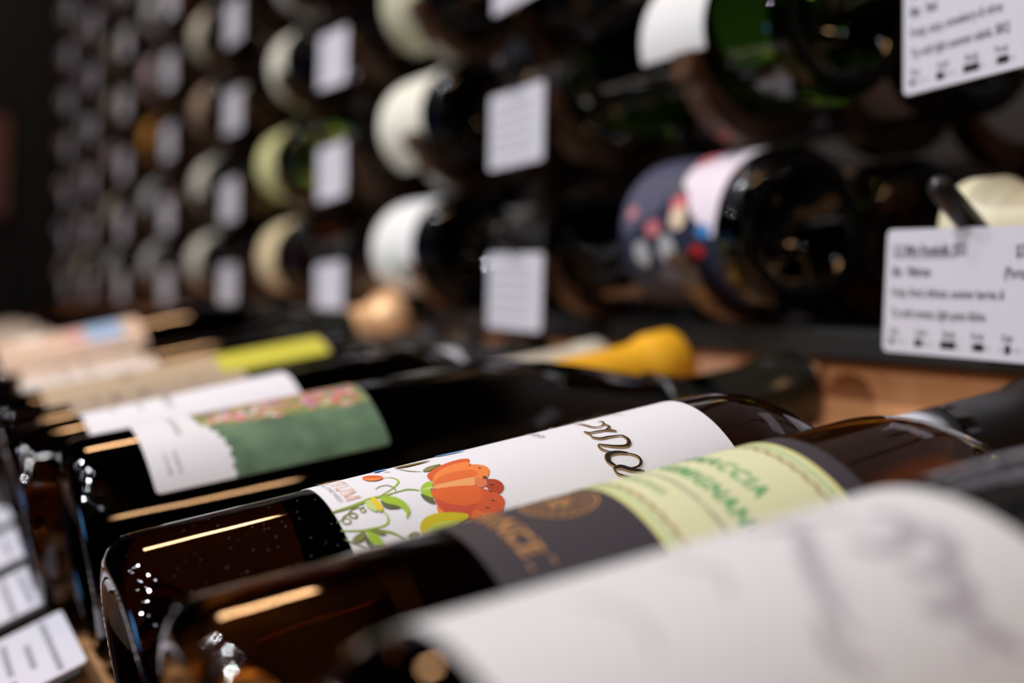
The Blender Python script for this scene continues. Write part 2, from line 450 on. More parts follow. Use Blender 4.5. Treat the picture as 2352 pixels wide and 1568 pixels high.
def text_bm(s, size, bold=0.0, align='CENTER', space=1.0, shear=0.0, sx=1.0):
    c = bpy.data.curves.new('txt', 'FONT'); c.body = s; c.size = size; c.align_x = align
    c.space_character = space; c.offset = bold; c.shear = shear; c.resolution_u = 3
    o = bpy.data.objects.new('txt', c); COL.objects.link(o)
    bpy.context.view_layer.update()
    me = bpy.data.meshes.new_from_object(o)
    bm = bmesh.new(); bm.from_mesh(me)
    bpy.data.objects.remove(o); bpy.data.curves.remove(c); bpy.data.meshes.remove(me)
    for v in bm.verts: v.co.x *= sx; v.co.z = 0
    return bm

def shift(bm, dx, dy):
    for v in bm.verts: v.co.x += dx; v.co.y += dy
    return bm

def merge(dst, src):
    me = bpy.data.meshes.new('tmp'); src.to_mesh(me); src.free(); dst.from_mesh(me); bpy.data.meshes.remove(me)
    return dst

def decal(name, bm, r, layer, mat, parent, base=0.00030):
    """flat print (mm coordinates) wrapped on a label of bottle radius r"""
    bend_r[0] = r
    bmesh.ops.remove_doubles(bm, verts=bm.verts, dist=1e-5)
    wrap(bm, r + base + layer * 0.000006 + (0.00012 if parent.name.startswith('panel') else 0))
    bm.normal_update()
    return obj(name, bm, mat, parent, smooth=True, recalc=False)

def label_sheet(name, r, s0, s1, u0, u1, mat, parent, off=0.0002, corner=0.0):
    """curved paper, outer and inner skin with edges; s = arc mm, u = height mm"""
    bm = bmesh.new()
    n0 = math.ceil(s0 + 1e-6); ss = [s0] + list(range(n0, math.ceil(s1 - 1e-6))) + [s1]
    def lim(s):
        if corner <= 0: return u0, u1
        d = min(s - s0, s1 - s); 
        if d >= corner: return u0, u1
        e = corner - math.sqrt(max(0, corner ** 2 - (corner - d) ** 2))
        return u0 + e, u1 - e
    if corner > 0:
        extra = [s0 + corner * f for f in (.05, .2, .45)] + [s1 - corner * f for f in (.05, .2, .45)]
        ss = sorted(set(ss + [e for e in extra if s0 < e < s1]))
    rows = []
    for s in ss:
        ph = s * .001 / r; a, b = lim(s)
        us = [a + (b - a) * k / 4 for k in range(5)]
        rows.append([[bm.verts.new((R * math.sin(ph), -R * math.cos(ph), u * .001)) for u in us] for R in (r + off, r + off - .00012)])
    for A, B in zip(rows[:-1], rows[1:]):
        for k in range(4):
            bm.faces.new((A[0][k], B[0][k], B[0][k + 1], A[0][k + 1]))
            bm.faces.new((A[1][k], A[1][k + 1], B[1][k + 1], B[1][k]))
        bm.faces.new((A[0][0], A[1][0], B[1][0], B[0][0])); bm.faces.new((A[0][4], B[0][4], B[1][4], A[1][4]))
    for A in (rows[0], rows[-1]):
        for k in range(4): bm.faces.new((A[0][k], A[0][k + 1], A[1][k + 1], A[1][k]))
    bmesh.ops.recalc_face_normals(bm, faces=bm.faces)
    me = bpy.data.meshes.new(name); bm.to_mesh(me); bm.free()
    o = obj(name, me, mat, parent)
    for p in me.polygons: p.use_smooth = True
    # keep sheet edges crisp
    try:
        me.set_sharp_from_angle(angle=math.radians(40))
    except Exception: pass
    return o

# ------------------------------------------------------------------ room
def structure(name, bm, mat):
    o = obj(name, bm, mat); o['kind'] = 'structure'; return o
WALLM = plain('dark_plaster', (0.05, 0.042, 0.038), 0.8)
structure('floor', box((-4.3, -2.7, -1.10), (2.3, 0.75, -1.05)), wood('floor_boards', (0.05, 0.03, 0.02), (0.10, 0.06, 0.04), 0.5))
structure('ceiling', box((-4.3, -2.7, 1.75), (2.3, 0.75, 1.80)), plain('dark_ceiling', (0.03, 0.028, 0.028), 0.9))
structure('wall_right', box((-4.3, 0.70, -1.05), (2.3, 0.75, 1.75)), WALLM)
structure('wall_left', box((-4.3, -2.7, -1.05), (2.3, -2.65, 1.75)), WALLM)
structure('wall_back', box((-4.3, -2.65, -1.05), (-4.25, 0.70, 1.75)), WALLM)
structure('wall_front', box((2.25, -2.65, -1.05), (2.3, 0.70, 1.75)), WALLM)

pk = thing('wall_poster', 'dull pink poster strip on the far wall at the left edge', 'poster', (-4.25, 0.0, 0.0))
bmq = box((0.0, 0.20, 0.197), (0.012, 0.322, 0.537), .002)
obj('poster_board', bmq, plain('pink_board', (0.55, 0.25, 0.19), 0.7), pk)
bmq = bmesh.new()
for zz in (0.197, 0.522): add_box(bmq, (0.0, 0.20, zz), (0.018, 0.322, zz + .015))
obj('poster_rail', bmq, BLACK, pk)

sg = thing('backlit_display', 'unseen blue glowing panel across the aisle, added for blue reflections on glass', 'display', (-2.6, -2.65, -0.55))  # emissive panel added so the bottle bases catch blue patches
obj('frame', box((-0.36, 0.0, -0.25), (0.36, 0.03, 0.25), .005), BLACK, sg)
obj('glow_face', box((-0.33, 0.028, -0.22), (0.33, 0.034, 0.22)), glow('blue_glow', (0.15, 0.45, 1.0), 5.0), sg)

# ------------------------------------------------------------------ sloping display cabinet for the tray bottles
TH = 0.193
def bed_z(y): return -0.1285 + math.tan(0.180) * (y - 0.07)
cab = thing('display_cabinet', 'long wooden cabinet whose sloping tray carries the lying bottles', 'cabinet', (0, 0, 0))
bm = bmesh.new()
prof = [(0.052, bed_z(.052)), (0.372, bed_z(.372)), (0.372, bed_z(.372) - .018), (0.052, bed_z(.052) - .018)]
va = [bm.verts.new((-3.3, y, z)) for y, z in prof]; vb = [bm.verts.new((0.35, y, z)) for y, z in prof]
bm.faces.new(va); bm.faces.new(vb[::-1])
for i in range(4): bm.faces.new((va[i], va[(i + 1) % 4], vb[(i + 1) % 4], vb[i]))
obj('tray_bed', bm, wood('tray_wood', (0.48, 0.23, 0.09), (0.68, 0.36, 0.16), 0.4, (3, 30, 30)), cab)
obj('front_ledge', box((-3.3, -0.012, -0.168), (0.35, 0.046, -0.141), .002), wood('ledge_wood', (0.10, 0.042, 0.015), (0.22, 0.10, 0.04), 0.4), cab)
obj('front_rail', box((-3.3, 0.046, -0.150), (0.35, 0.052, -0.1335), .0015), BLACK, cab)
obj('cabinet_front', box((-3.3, 0.0, -1.05), (0.35, 0.02, -0.168)), WALNUT, cab)
obj('cabinet_side', box((-3.32, 0.0, -1.05), (-3.3, 0.40, -0.10)), WALNUT, cab)
obj('cabinet_side', box((0.35, 0.0, -1.05), (0.37, 0.40, -0.10)), WALNUT, cab)
# upright back boards behind the necks, each board a piece
edges = [0.35, 0.10, -0.06, -0.20, -0.33, -0.466, -0.487, -0.567, -0.70, -0.86, -1.02, -1.2, -1.38, -1.56, -1.75, -1.95, -2.2, -2.5, -2.9, -3.3]
def back_boards(parent):
    for i, (a, b) in enumerate(zip(edges[:-1], edges[1:])):
        pale = i in (5, 6)
        dep = 0.3745 if i == 5 else (0.3775 if i % 2 else 0.377)
        obj('back_board', box((b + .0008, dep, -0.20), (a - .0008, 0.395, -0.0235), .0012), OAKP if pale else OAK, parent)

# ------------------------------------------------------------------ wall rack
rack = thing('wall_rack', 'dark wooden wall rack with scalloped cradles holding lying bottles', 'rack', (0, 0, 0))
back_boards(rack)
obj('base_board', box((-3.42, 0.362, -0.022), (0.35, 0.54, -0.009), .0015), BLACK, rack)
obj('back_panel', box((-3.42, 0.54, -0.022), (0.35, 0.56, 1.0), .001), plain('rack_back', (0.03, 0.02, 0.016), 0.6), rack)
obj('end_panel', box((-3.45, 0.33, -1.05), (-3.42, 0.56, 1.2), .002), plain('end_panel_brown', (0.045, 0.038, 0.028), 0.7), rack)
ROWZ = [0.035 + 0.091 * i for i in range(10)]
def cradle_mesh(flat):
    """scalloped cradle: a wavy band, thinner for the lowest row"""
    r = 0.0386; crest = -0.012; half = math.sqrt(r * r - crest * crest)
    top = [(0.3235, crest)]
    for c in (0.365, 0.445, 0.525):
        a0 = math.asin(-crest / r)
        for k in range(11):
            t = PI + a0 + (PI - 2 * a0) * k / 10
            yy, zz = c + r * math.cos(t), r * math.sin(t)
            if 0.3245 < yy < 0.5395: top.append((yy, zz))
    top.append((0.5395, top[-1][1]))
    low = [(y, z - .0052) for y, z in top] if flat else [(y, z - .013) for y, z in top]
    bm = bmesh.new(); L = []
    for x in (-.008, .008):
        L.append(([bm.verts.new((x, y, z)) for y, z in top], [bm.verts.new((x, y, z)) for y, z in low]))
    n = len(top)
    for A, B in L:
        for k in range(n - 1): bm.faces.new((A[k], A[k + 1], B[k + 1], B[k]))
    for s in (0, 1):
        for k in range(n - 1): bm.faces.new((L[0][s][k], L[0][s][k + 1], L[1][s][k + 1], L[1][s][k]))
    for k in (0, n - 1): bm.faces.new((L[0][0][k], L[1][0][k], L[1][1][k], L[0][1][k]))
    bmesh.ops.recalc_face_normals(bm, faces=bm.faces)
    me = bpy.data.meshes.new('cradle_board'); bm.to_mesh(me); bm.free(); me.materials.append(WALNUT)
    return me
CRA = cradle_mesh(True); CRB = cradle_mesh(False)
PITCH = 0.343
NROW = {0: 1, 1: 2, 2: 3, 3: 4, 4: 5, 5: 6, 6: 7, 7: 8, 8: 9}
for k in range(0, 9):
    bx = -0.478 - PITCH * (k - 1)
    for rw in range(NROW[k]):
        for dx in (-0.028, -0.165):
            x = bx + dx
            c = obj('cradle_board', CRA if rw == 0 else CRB, None, rack); c.location = (x, 0, ROWZ[rw])
            if c.data.users > 400: c['kind'] = 'stuff'
    obj('upright', box((bx + .030, 0.515, -0.009), (bx + .045, 0.54, 1.0)), BLACK, rack)

# ------------------------------------------------------------------ bottles
def bottle(name, label, kind, r, gmat, loc, rot, cap_mat, group, fine=False, cap=0.228, flare=0.0, cat='bottle'):
    t = thing(name, label, cat, loc, rot, group)
    b = obj('body', body_mesh(r, kind, gmat, fine), None, t)
    if cap_mat: obj('capsule', capsule_mesh(cap_mat, cap, flare, kind, fine), None, t)
    return t

TRAY = 'bottles lying side by side in the sloping tray'
def tray_bottle(x, y, z, th, roll=0.0):
    return (x, y, z), (-(PI / 2 - th), 0, 0)

CAPBLK = plain('black_foil', (0.012, 0.011, 0.012), 0.42, 0.0, 60, .2)
CAPOLV = plain('olive_black_foil', (0.016, 0.015, 0.010), 0.22, 0.0, 60, .2)
CAPYEL = plain('orange_yellow_foil', (1.0, 0.50, 0.02), 0.38, 0.0, 40, .12)
CAPCRM = plain('cream_foil', (0.62, 0.56, 0.44), 0.45, 0.0, 40, .1)
CAPCOP = plain('copper_foil', (0.88, 0.52, 0.26), 0.38, 0.2, 40, .2)
CAPWHT = plain('white_foil', (0.75, 0.78, 0.84), 0.4, 0.0, 40, .1)
CAPRED = plain('dark_red_foil', (0.22, 0.03, 0.03), 0.4, 0.0, 40, .2)
CAPSIL = plain('silver_foil', (0.72, 0.74, 0.80), 0.3, 0.5, 40, .1)
CAPIV = plain('ivory_foil', (0.80, 0.74, 0.50), 0.4, 0.0, 40, .08)

# L1 nearest bottle, white label with a grey brush print
WHITE = paper((0.83, 0.82, 0.83)); OFFW = paper((0.70, 0.69, 0.685)); CREAM = paper((0.74, 0.68, 0.52))
loc, rot = tray_bottle(-0.1445, 0.058, -0.085, 0.1866)
r = 0.043
b1 = bottle('wine_bottle', 'dark brown bottle nearest the camera, wide white label with blurred grey brush drawing', 'slope', r, AMBER, loc, rot, CAPBLK, TRAY, True, cap=.24)
l1 = label_sheet('label', r, -62, 66, 10.0, 88, OFFW, b1); l1['label'] = 'wide off-white paper label'
bm = bmesh.new()
for pts, w in [([(60, -6), (64, 1), (59.5, 8), (55, 17), (54, 24)], 2.6), ([(76, 2), (77, 8), (73, 12), (68, 12), (66, 9)], 3.0),
               ([(75, 8), (78, 12), (76, 17), (71, 19), (68, 16)], 3.2), ([(73, 17), (73, 22), (70, 25), (65, 24)], 4.0), ([(70, 26), (71, 30), (73, 33)], 3.0),
               ([(62, -4), (68, -2), (72, 2)], 1.6), ([(52, 20), (50, 25), (53, 29)], 2.2), ([(44, -2), (47, 6), (44, 12)], 0.8), ([(28, 2), (32, 10), (30, 18)], 0.6)]:
    ribbon(bm, [(s, u) for u, s in pts], w)
decal('brush_drawing', bm, r, 1, ink((0.42, 0.39, 0.42)), l1)
bm = bmesh.new()
for pts, w in [([(63, 4), (58, 12), (56, 19)], 4.5), ([(66, 20), (69, 26), (66, 32)], 3.5), ([(70, 4), (75, 13), (73, 20)], 4)]:
    ribbon(bm, [(s, u) for u, s in pts], w)
decal('brush_wash', bm, r, 0, ink((0.60, 0.58, 0.60)), l1)

# L2 brown bottle, dark label with yellow-green panel
loc, rot = tray_bottle(-0.226, 0.0508, -0.0915, 0.1964)
r = 0.0375
b2 = bottle('wine_bottle', 'amber bottle with charcoal label and pale yellow-green panel lettered in green', 'roundlow', r, AMBER2, loc, rot, CAPBLK, TRAY, True, cap=.235)
l2 = label_sheet('label', r, -70, 70, 53.5, 134, paper((0.055, 0.047, 0.055), 0.5), b2); l2['label'] = 'charcoal paper label with copper print'
pan = label_sheet('panel', r, -68, 68, 86.5, 128.5, paper((0.74, 0.74, 0.45)), l2, off=.00032); pan['label'] = 'pale yellow-green panel with green lettering'
def on_label(dst, s, size, sc, uc, **kw):
    t = text_bm(s, size, **kw); shift(t, sc, uc); return merge(dst, t)
GRN = ink((0.13, 0.40, 0.16)); LGRN = ink((0.42, 0.60, 0.30)); BRN = ink((0.42, 0.28, 0.12)); GRY = ink((0.28, 0.28, 0.27))
def serif_bars(bm, s0, s1, ua, ub, n):
    pass
bm = bmesh.new(); on_label(bm, 'VERNACCIA', 5.6, 1.0, 110.8, bold=.14, space=1.22); decal('lettering', bm, r, 3, GRN, pan)
bm = bmesh.new(); on_label(bm, 'DI SAN GIMIGNANO', 5.4, 1.0, 103.0, bold=.14, space=1.16); decal('lettering', bm, r, 3, GRN, pan)
bm = bmesh.new(); on_label(bm, 'TOSCANA', 3.4, 1.5, 94.2, bold=.04, space=1.1); decal('lettering', bm, r, 3, LGRN, pan)
bm = bmesh.new(); on_label(bm, 'DENOMINAZIONE DI ORIGINE CONTROLLATA E GARANTITA', 1.9, 0, 99.0, space=1.12); decal('small_lettering', bm, r, 3, GRY, pan)
for uc in (90.3, 123.9):
    bm = bmesh.new()
    for i in range(-33, 34):
        x = i * 2.0
        poly_bm(bm, ell(x, uc + .25 * (-1) ** i, .75, .42, 8, .6)); poly_bm(bm, ell(x + 1.0, uc, .3, .55, 7, -.5))
    decal('border_ornament', bm, r, 3, BRN, pan)['kind'] = 'stuff'
bm = bmesh.new()
for uc, w in ((88.0, .55), (126.4, .55), (125.6, .22), (88.9, .22)):
    ribbon(bm, [(-68, uc), (68, uc)], w, n=2, taper=False)
decal('green_rule', bm, r, 2, LGRN, pan)
bm = bmesh.new()
for uc in (86.9, 128.1): ribbon(bm, [(-68, uc), (68, uc)], .7, n=2, taper=False)
decal('yellow_rule', bm, r, 2, ink((0.80, 0.76, 0.28)), pan)
COPPER = ink((0.72, 0.38, 0.15), 0.4, 0.45)
bm = bmesh.new(); on_label(bm, 'PRINCE', 6.6, 4.0, 60.6, bold=.12, space=1.22)
for sx in (-12, -7, -2, 3.4, 8.4, 13.8, 19.4):
    for uu in (60.5, 65.2): poly_bm(bm, [(sx - 1.2, uu - .12), (sx + 1.2, uu - .12), (sx + 1.2, uu + .25), (sx - 1.2, uu + .25)])
decal('copper_lettering', bm, r, 2, COPPER, l2)
bm = bmesh.new()
for rr, w in ((8.0, .5), (6.9, .25), (4.2, .2)):
    ribbon(bm, [(0.5 + rr * math.cos(a * PI / 8), 76.8 + rr * .95 * math.sin(a * PI / 8)) for a in range(17)], w, n=3, taper=False)
for i in range(16):
    a = i * PI / 8
    poly_bm(bm, ell(.5 + 5.5 * math.cos(a), 76.8 + 5.3 * math.sin(a), .75, .4, 8, a))
for i in range(7):
    a = i * 2 * PI / 7
    poly_bm(bm, ell(.5 + 2.1 * math.cos(a), 76.8 + 2.1 * math.sin(a), 1.5, .6, 10, a))
decal('copper_medallion', bm, r, 2, COPPER, l2)

# L3 bottle in focus, white label with the orange flower
loc, rot = tray_bottle(-0.301, 0.0504, -0.0924, 0.1952)
r = 0.0365
b3 = bottle('wine_bottle', 'dark brown bottle in focus, white label with orange tulip, green vines and script', 'round', r, AMBER, loc, rot, CAPBLK, TRAY, True, cap=.238, flare=.0016)
obj('neck_band', lathe([(.0152, .2300), (.0158, .2302), (.0158, .2376), (.0152, .2378)], 48), plain('pale_band', (0.66, 0.70, 0.80), .4), b3, smooth=True)
l3 = label_sheet('label', r, -66, 66, 49.5, 153.5, paper((0.84, 0.83, 0.86)), b3); l3['label'] = 'white paper label with painted flower'
INK = {'red_o': (0.70, 0.12, 0.035), 'lt_o': (0.86, 0.24, 0.06), 'mid_o': (0.76, 0.16, 0.045), 'dk_r': (0.45, 0.06, 0.03), 'pk_o': (0.72, 0.20, 0.09),
       'pale': (0.85, 0.38, 0.14), 'lobe': (0.66, 0.11, 0.04), 'low_r': (0.60, 0.09, 0.045), 'big_o': (0.74, 0.14, 0.035), 'olive': (0.22, 0.25, 0.07),
       'lime': (0.36, 0.55, 0.045), 'paleg': (0.58, 0.68, 0.22), 'dkg': (0.12, 0.14, 0.055), 'blue': (0.07, 0.28, 0.66), 'brown': (0.22, 0.13, 0.03),
       'yel': (0.82, 0.60, 0.03), 'yelg': (0.60, 0.50, 0.02), 'palyg': (0.52, 0.60, 0.09), 'stem': (0.26, 0.40, 0.05)}
layer = 1
groups = []
for e in ART:
    if e[0] == 'P': groups.append((e[1], [e]))
    elif e[0] == 'S': groups.append((e[1], [e]))
NAMES = {'red_o': 'petal_print', 'lt_o': 'petal_print', 'mid_o': 'petal_print', 'dk_r': 'petal_print', 'pk_o': 'petal_print', 'pale': 'petal_print', 'lobe': 'petal_print',
         'low_r': 'petal_print', 'big_o': 'petal_print', 'olive': 'leaf_print', 'lime': 'leaf_print', 'paleg': 'leaf_print', 'dkg': 'leaf_print', 'blue': 'bird_print',
         'brown': 'branch_print', 'yel': 'bud_print', 'yelg': 'bud_print', 'palyg': 'bud_print', 'stem': 'stem_print'}
order = [g for g in groups if g[1][0][0] == 'S'] + [g for g in groups if g[1][0][0] == 'P']
for key, (e,) in order:
    bm = bmesh.new()
    if e[0] == 'P': poly_bm(bm, chaikin([(s, u) for u, s in e[2]], 2))
    else: ribbon(bm, [(s, u) for u, s in e[3]], e[2] * 1.25)
    decal(NAMES[key] if e[0] == 'P' else 'stem_print', bm, r, layer, ink(INK[key]), l3); layer += 1
bm = bmesh.new(); bg = bmesh.new()
for e in ART:
    if e[0] == 'E':
        u, s = e[2]; w = e[3]
        poly_bm(bg, ell(s - .06, u + .08, w * .50, w * .26 + .06, 14, .9)); poly_bm(bm, ell(s, u, w * .42, w * .19 + .05, 14, .9))
decal('seed_highlight', bg, r, layer, ink((0.70, 0.50, 0.22), 0.4, .5), l3); decal('seed_print', bm, r, layer + 1, ink((0.07, 0.045, 0.015)), l3)
bm = bmesh.new(); bg = bmesh.new()
for e in ART:
    if e[0] == 'C':
        P_ = [(s, u) for u, s in e[3]]
        ribbon(bm, P_, e[2], n=7); ribbon(bg, [(s + .10, u - .30) for s, u in P_], e[2] * .95 + .1, n=7)
# first letters of the word, round the far side of the label
for pts, w in [([(-24, 120), (-21, 127), (-19, 135), (-17, 138), (-16, 134), (-19, 127), (-18, 121), (-14, 119.5)], 1.1),
               ([(-12, 123), (-9.5, 126.5), (-11, 129), (-13.5, 127), (-13, 122), (-10, 119.5), (-6.5, 121)], 1.0)]:
    ribbon(bm, pts, w, n=7); ribbon(bg, [(s + .1, u - .3) for s, u in pts], w, n=7)
decal('gold_shadow', bg, r, layer + 2, ink((0.60, 0.36, 0.12), 0.4, .4), l3); decal('script_lettering', bm, r, layer + 3, ink((0.02, 0.016, 0.014)), l3)
bm = bmesh.new(); on_label(bm, 'estejo', 3.4, -0.6, 109.3, bold=-.02, shear=.35, space=1.05); decal('script_lettering', bm, r, layer, ink((0.22, 0.22, 0.23)), l3)
# thin serif capitals
def serif(bm, ch, x, y, h, w):
    t, k = .16, .42
    def bar(p, q, ww): 
        dx, dy = q[0] - p[0], q[1] - p[1]; l = math.hypot(dx, dy); nx, ny = -dy / l * ww / 2, dx / l * ww / 2
        poly_bm(bm, [(p[0] + nx, p[1] + ny), (q[0] + nx, q[1] + ny), (q[0] - nx, q[1] - ny), (p[0] - nx, p[1] - ny)])
    def sf(px, py, hw=.55): bar((px - hw, py), (px + hw, py), .13)
    if ch == 'M':
        bar((x, y), (x + .25, y + h), t); bar((x + .25, y + h), (x + w / 2, y), k); bar((x + w / 2, y), (x + w - .25, y + h), t); bar((x + w - .25, y + h), (x + w, y), k)
        sf(x, y); sf(x + w, y); sf(x + .1, y + h); sf(x + w - .1, y + h)
    elif ch == 'U':
        ribbon(bm, [(x, y + h), (x, y + h * .35), (x + w * .25, y + .02), (x + w * .6, y + .02), (x + w * .9, y + h * .35), (x + w * .9, y + h)], .3, taper=False)
        sf(x, y + h); sf(x + w * .9, y + h)
    elif ch == 'T':
        bar((x + w / 2, y), (x + w / 2, y + h), k); bar((x, y + h), (x + w, y + h), t); bar((x, y + h), (x, y + h - .6), t); bar((x + w, y + h), (x + w, y + h - .6), t); sf(x + w / 2, y)
    elif ch == 'C':
        ribbon(bm, [(x + w, y + h * .78), (x + w * .7, y + h), (x + w * .25, y + h * .85), (x, y + h * .5), (x + w * .25, y + h * .12), (x + w * .7, y), (x + w, y + h * .2)], .34, taper=True)
    elif ch == 'N':
        bar((x, y), (x, y + h), t); bar((x, y + h), (x + w, y), k); bar((x + w, y), (x + w, y + h), t); sf(x, y); sf(x, y + h); sf(x + w, y + h)
    elif ch == 'A':
        bar((x, y), (x + w / 2, y + h), t); bar((x + w / 2, y + h), (x + w, y), k); bar((x + w * .25, y + h * .35), (x + w * .75, y + h * .35), t); sf(x, y); sf(x + w, y)
    elif ch == 'S':
        ribbon(bm, [(x + w * .9, y + h * .8), (x + w * .5, y + h), (x + w * .1, y + h * .75), (x + w * .5, y + h * .5), (x + w * .9, y + h * .25), (x + w * .5, y), (x, y + h * .2)], .32)
bm = bmesh.new()
for ch, x, w in (('S', -16.6, 2.2), ('A', -13.2, 2.8), ('N', -8.9, 2.9), ('C', -4.4, 2.9), ('T', -0.5, 3.1), ('U', 3.9, 3.1), ('M', 8.2, 3.6)): serif(bm, ch, x, 53.9, 3.3, w)
decal('copper_lettering', bm, r, layer, ink((0.72, 0.33, 0.12), 0.45, .2), l3)
bm = bmesh.new(); on_label(bm, 'SMALL HILL VINEYARDS', 1.55, 11.9, 52.0, align='RIGHT', space=1.28); decal('small_lettering', bm, r, layer, ink((0.20, 0.20, 0.22)), l3)

# fine dust on the bare glass
bm = bmesh.new(); rd = random.Random(11)
for i in range(75):
    s_, u_ = rd.uniform(-2, 30), rd.uniform(10, 48); w_ = rd.uniform(.03, .075)
    poly_bm(bm, ell(s_, u_, w_ * rd.uniform(.7, 2.2), w_, 5, rd.uniform(0, 3)))
decal('dust', bm, r, 0, ink((0.5, 0.48, 0.46), .8), b3, base=0.00003)['kind'] = 'stuff'

# L4 black bottle with the green meadow label
loc, rot = tray_bottle(-0.452, 0.0571, -0.0893, 0.1785)
r = 0.039
b4 = bottle('wine_bottle', 'black bottle with white label printed with green meadow and pink flower band', 'burgundy', r, BLACKG, loc, rot, CAPOLV, TRAY, True, flare=.0028)
l4 = label_sheet('label', r, -39, 39.2, 24, 103.5, paper((0.82, 0.81, 0.83)), b4, corner=1.5); l4['label'] = 'white label with painted meadow'
bm = bmesh.new()
edge = [(46, 13.5), (47.5, 15.5), (47, 17), (49.5, 19), (48.5, 21), (50.5, 23.5), (49.8, 26), (51.5, 28), (49.8, 30.5), (51, 33), (49.5, 35), (50.5, 37.5), (49.5, 39.2)]
pts = [(s, u) for u, s in edge] + [(39.2, 75), (39.2, 101.9), (38.8, 102.9), (37.8, 103.4), (18.5, 103.4), (17.5, 85), (16, 65), (14.8, 52)]
poly_bm(bm, pts)
m_, t_, b_ = nodes('meadow_print')
n_ = t_.nodes.new('ShaderNodeTexNoise'); n_.inputs['Scale'].default_value = 70; tc_ = t_.nodes.new('ShaderNodeTexCoord'); t_.links.new(tc_.outputs['Object'], n_.inputs['Vector'])
cr_ = t_.nodes.new('ShaderNodeValToRGB'); cr_.color_ramp.elements[0].position = .35; cr_.color_ramp.elements[0].color = (0.085, 0.15, 0.09, 1)
cr_.color_ramp.elements[1].position = .65; cr_.color_ramp.elements[1].color = (0.16, 0.27, 0.15, 1)
t_.links.new(n_.outputs[0], cr_.inputs[0]); t_.links.new(cr_.outputs[0], b_.inputs['Base Color']); b_.inputs['Roughness'].default_value = .55; b_.inputs['Specular IOR Level'].default_value = .25
decal('meadow_print', bm, r, 1, m_, l4)
FLC = [(0.62, 0.12, 0.14), (0.78, 0.30, 0.30), (0.74, 0.70, 0.70), (0.16, 0.28, 0.60), (0.30, 0.34, 0.10), (0.50, 0.36, 0.10), (0.70, 0.18, 0.20), (0.20, 0.30, 0.12), (0.60, 0.45, 0.30)]
rnd = random.Random(3)
bmsx = [bmesh.new() for _ in FLC]
bm = bmesh.new(); poly_bm(bm, [(7.5, 44), (13.5, 45), (15, 52), (16.5, 65), (17.5, 78), (18.8, 90), (19, 103.3), (-20, 103.3), (-20, 45)]); decal('hedge_print', bm, r, 2, ink((0.22, 0.26, 0.09)), l4)
for i in range(520):
    u = rnd.uniform(45, 102.4); s = rnd.uniform(-14, 14.0 + (u - 45) * .08)
    j = rnd.randrange(len(FLC))
    if u > 75 and s < 12 and rnd.random() < .5: j = rnd.choice((0, 6, 1))
    if 50 < u < 66 and 7 < s < 14: j = rnd.choice((0, 6, 2))
    poly_bm(bmsx[j], ell(s, u, rnd.uniform(.4, 1.3), rnd.uniform(.8, 2.6), 8, rnd.uniform(-.5, .5)))
for j, q in enumerate(bmsx): decal('flower_print', q, r, 3 + j, ink(FLC[j]), l4)
bm = bmesh.new(); on_label(bm, 'VIGNETO', 2.2, 29, 32.4, space=1.1); on_label(bm, 'COLLINE', 2.2, 29, 29.2, space=1.1); on_label(bm, 'Prato Fiorito', 4, 6, 36, shear=.3); decal('small_lettering', bm, r, 2, ink((0.45, 0.45, 0.45)), l4)

# L5 black bottle, plain white label, orange-yellow capsule
loc, rot = tray_bottle(-0.528, 0.0464, -0.0908, 0.2049)
r = 0.0365
b5 = bottle('wine_bottle', 'black bottle with plain white label and bright orange-yellow capsule', 'round', r, BROWN, loc, rot, CAPYEL, TRAY, True, cap=0.214, flare=.0026)
l5 = label_sheet('label', r, -38, 38, 29, 110.8, paper((0.84, 0.83, 0.86)), b5, corner=2)
bm = bmesh.new(); on_label(bm, 'Bianco', 6.5, 5, 60, shear=.3); on_label(bm, 'SELEZIONE', 2.5, 4, 50); on_label(bm, '2020', 2.5, 4, 40); decal('lettering', bm, r, 1, ink((0.36, 0.34, 0.36)), l5)

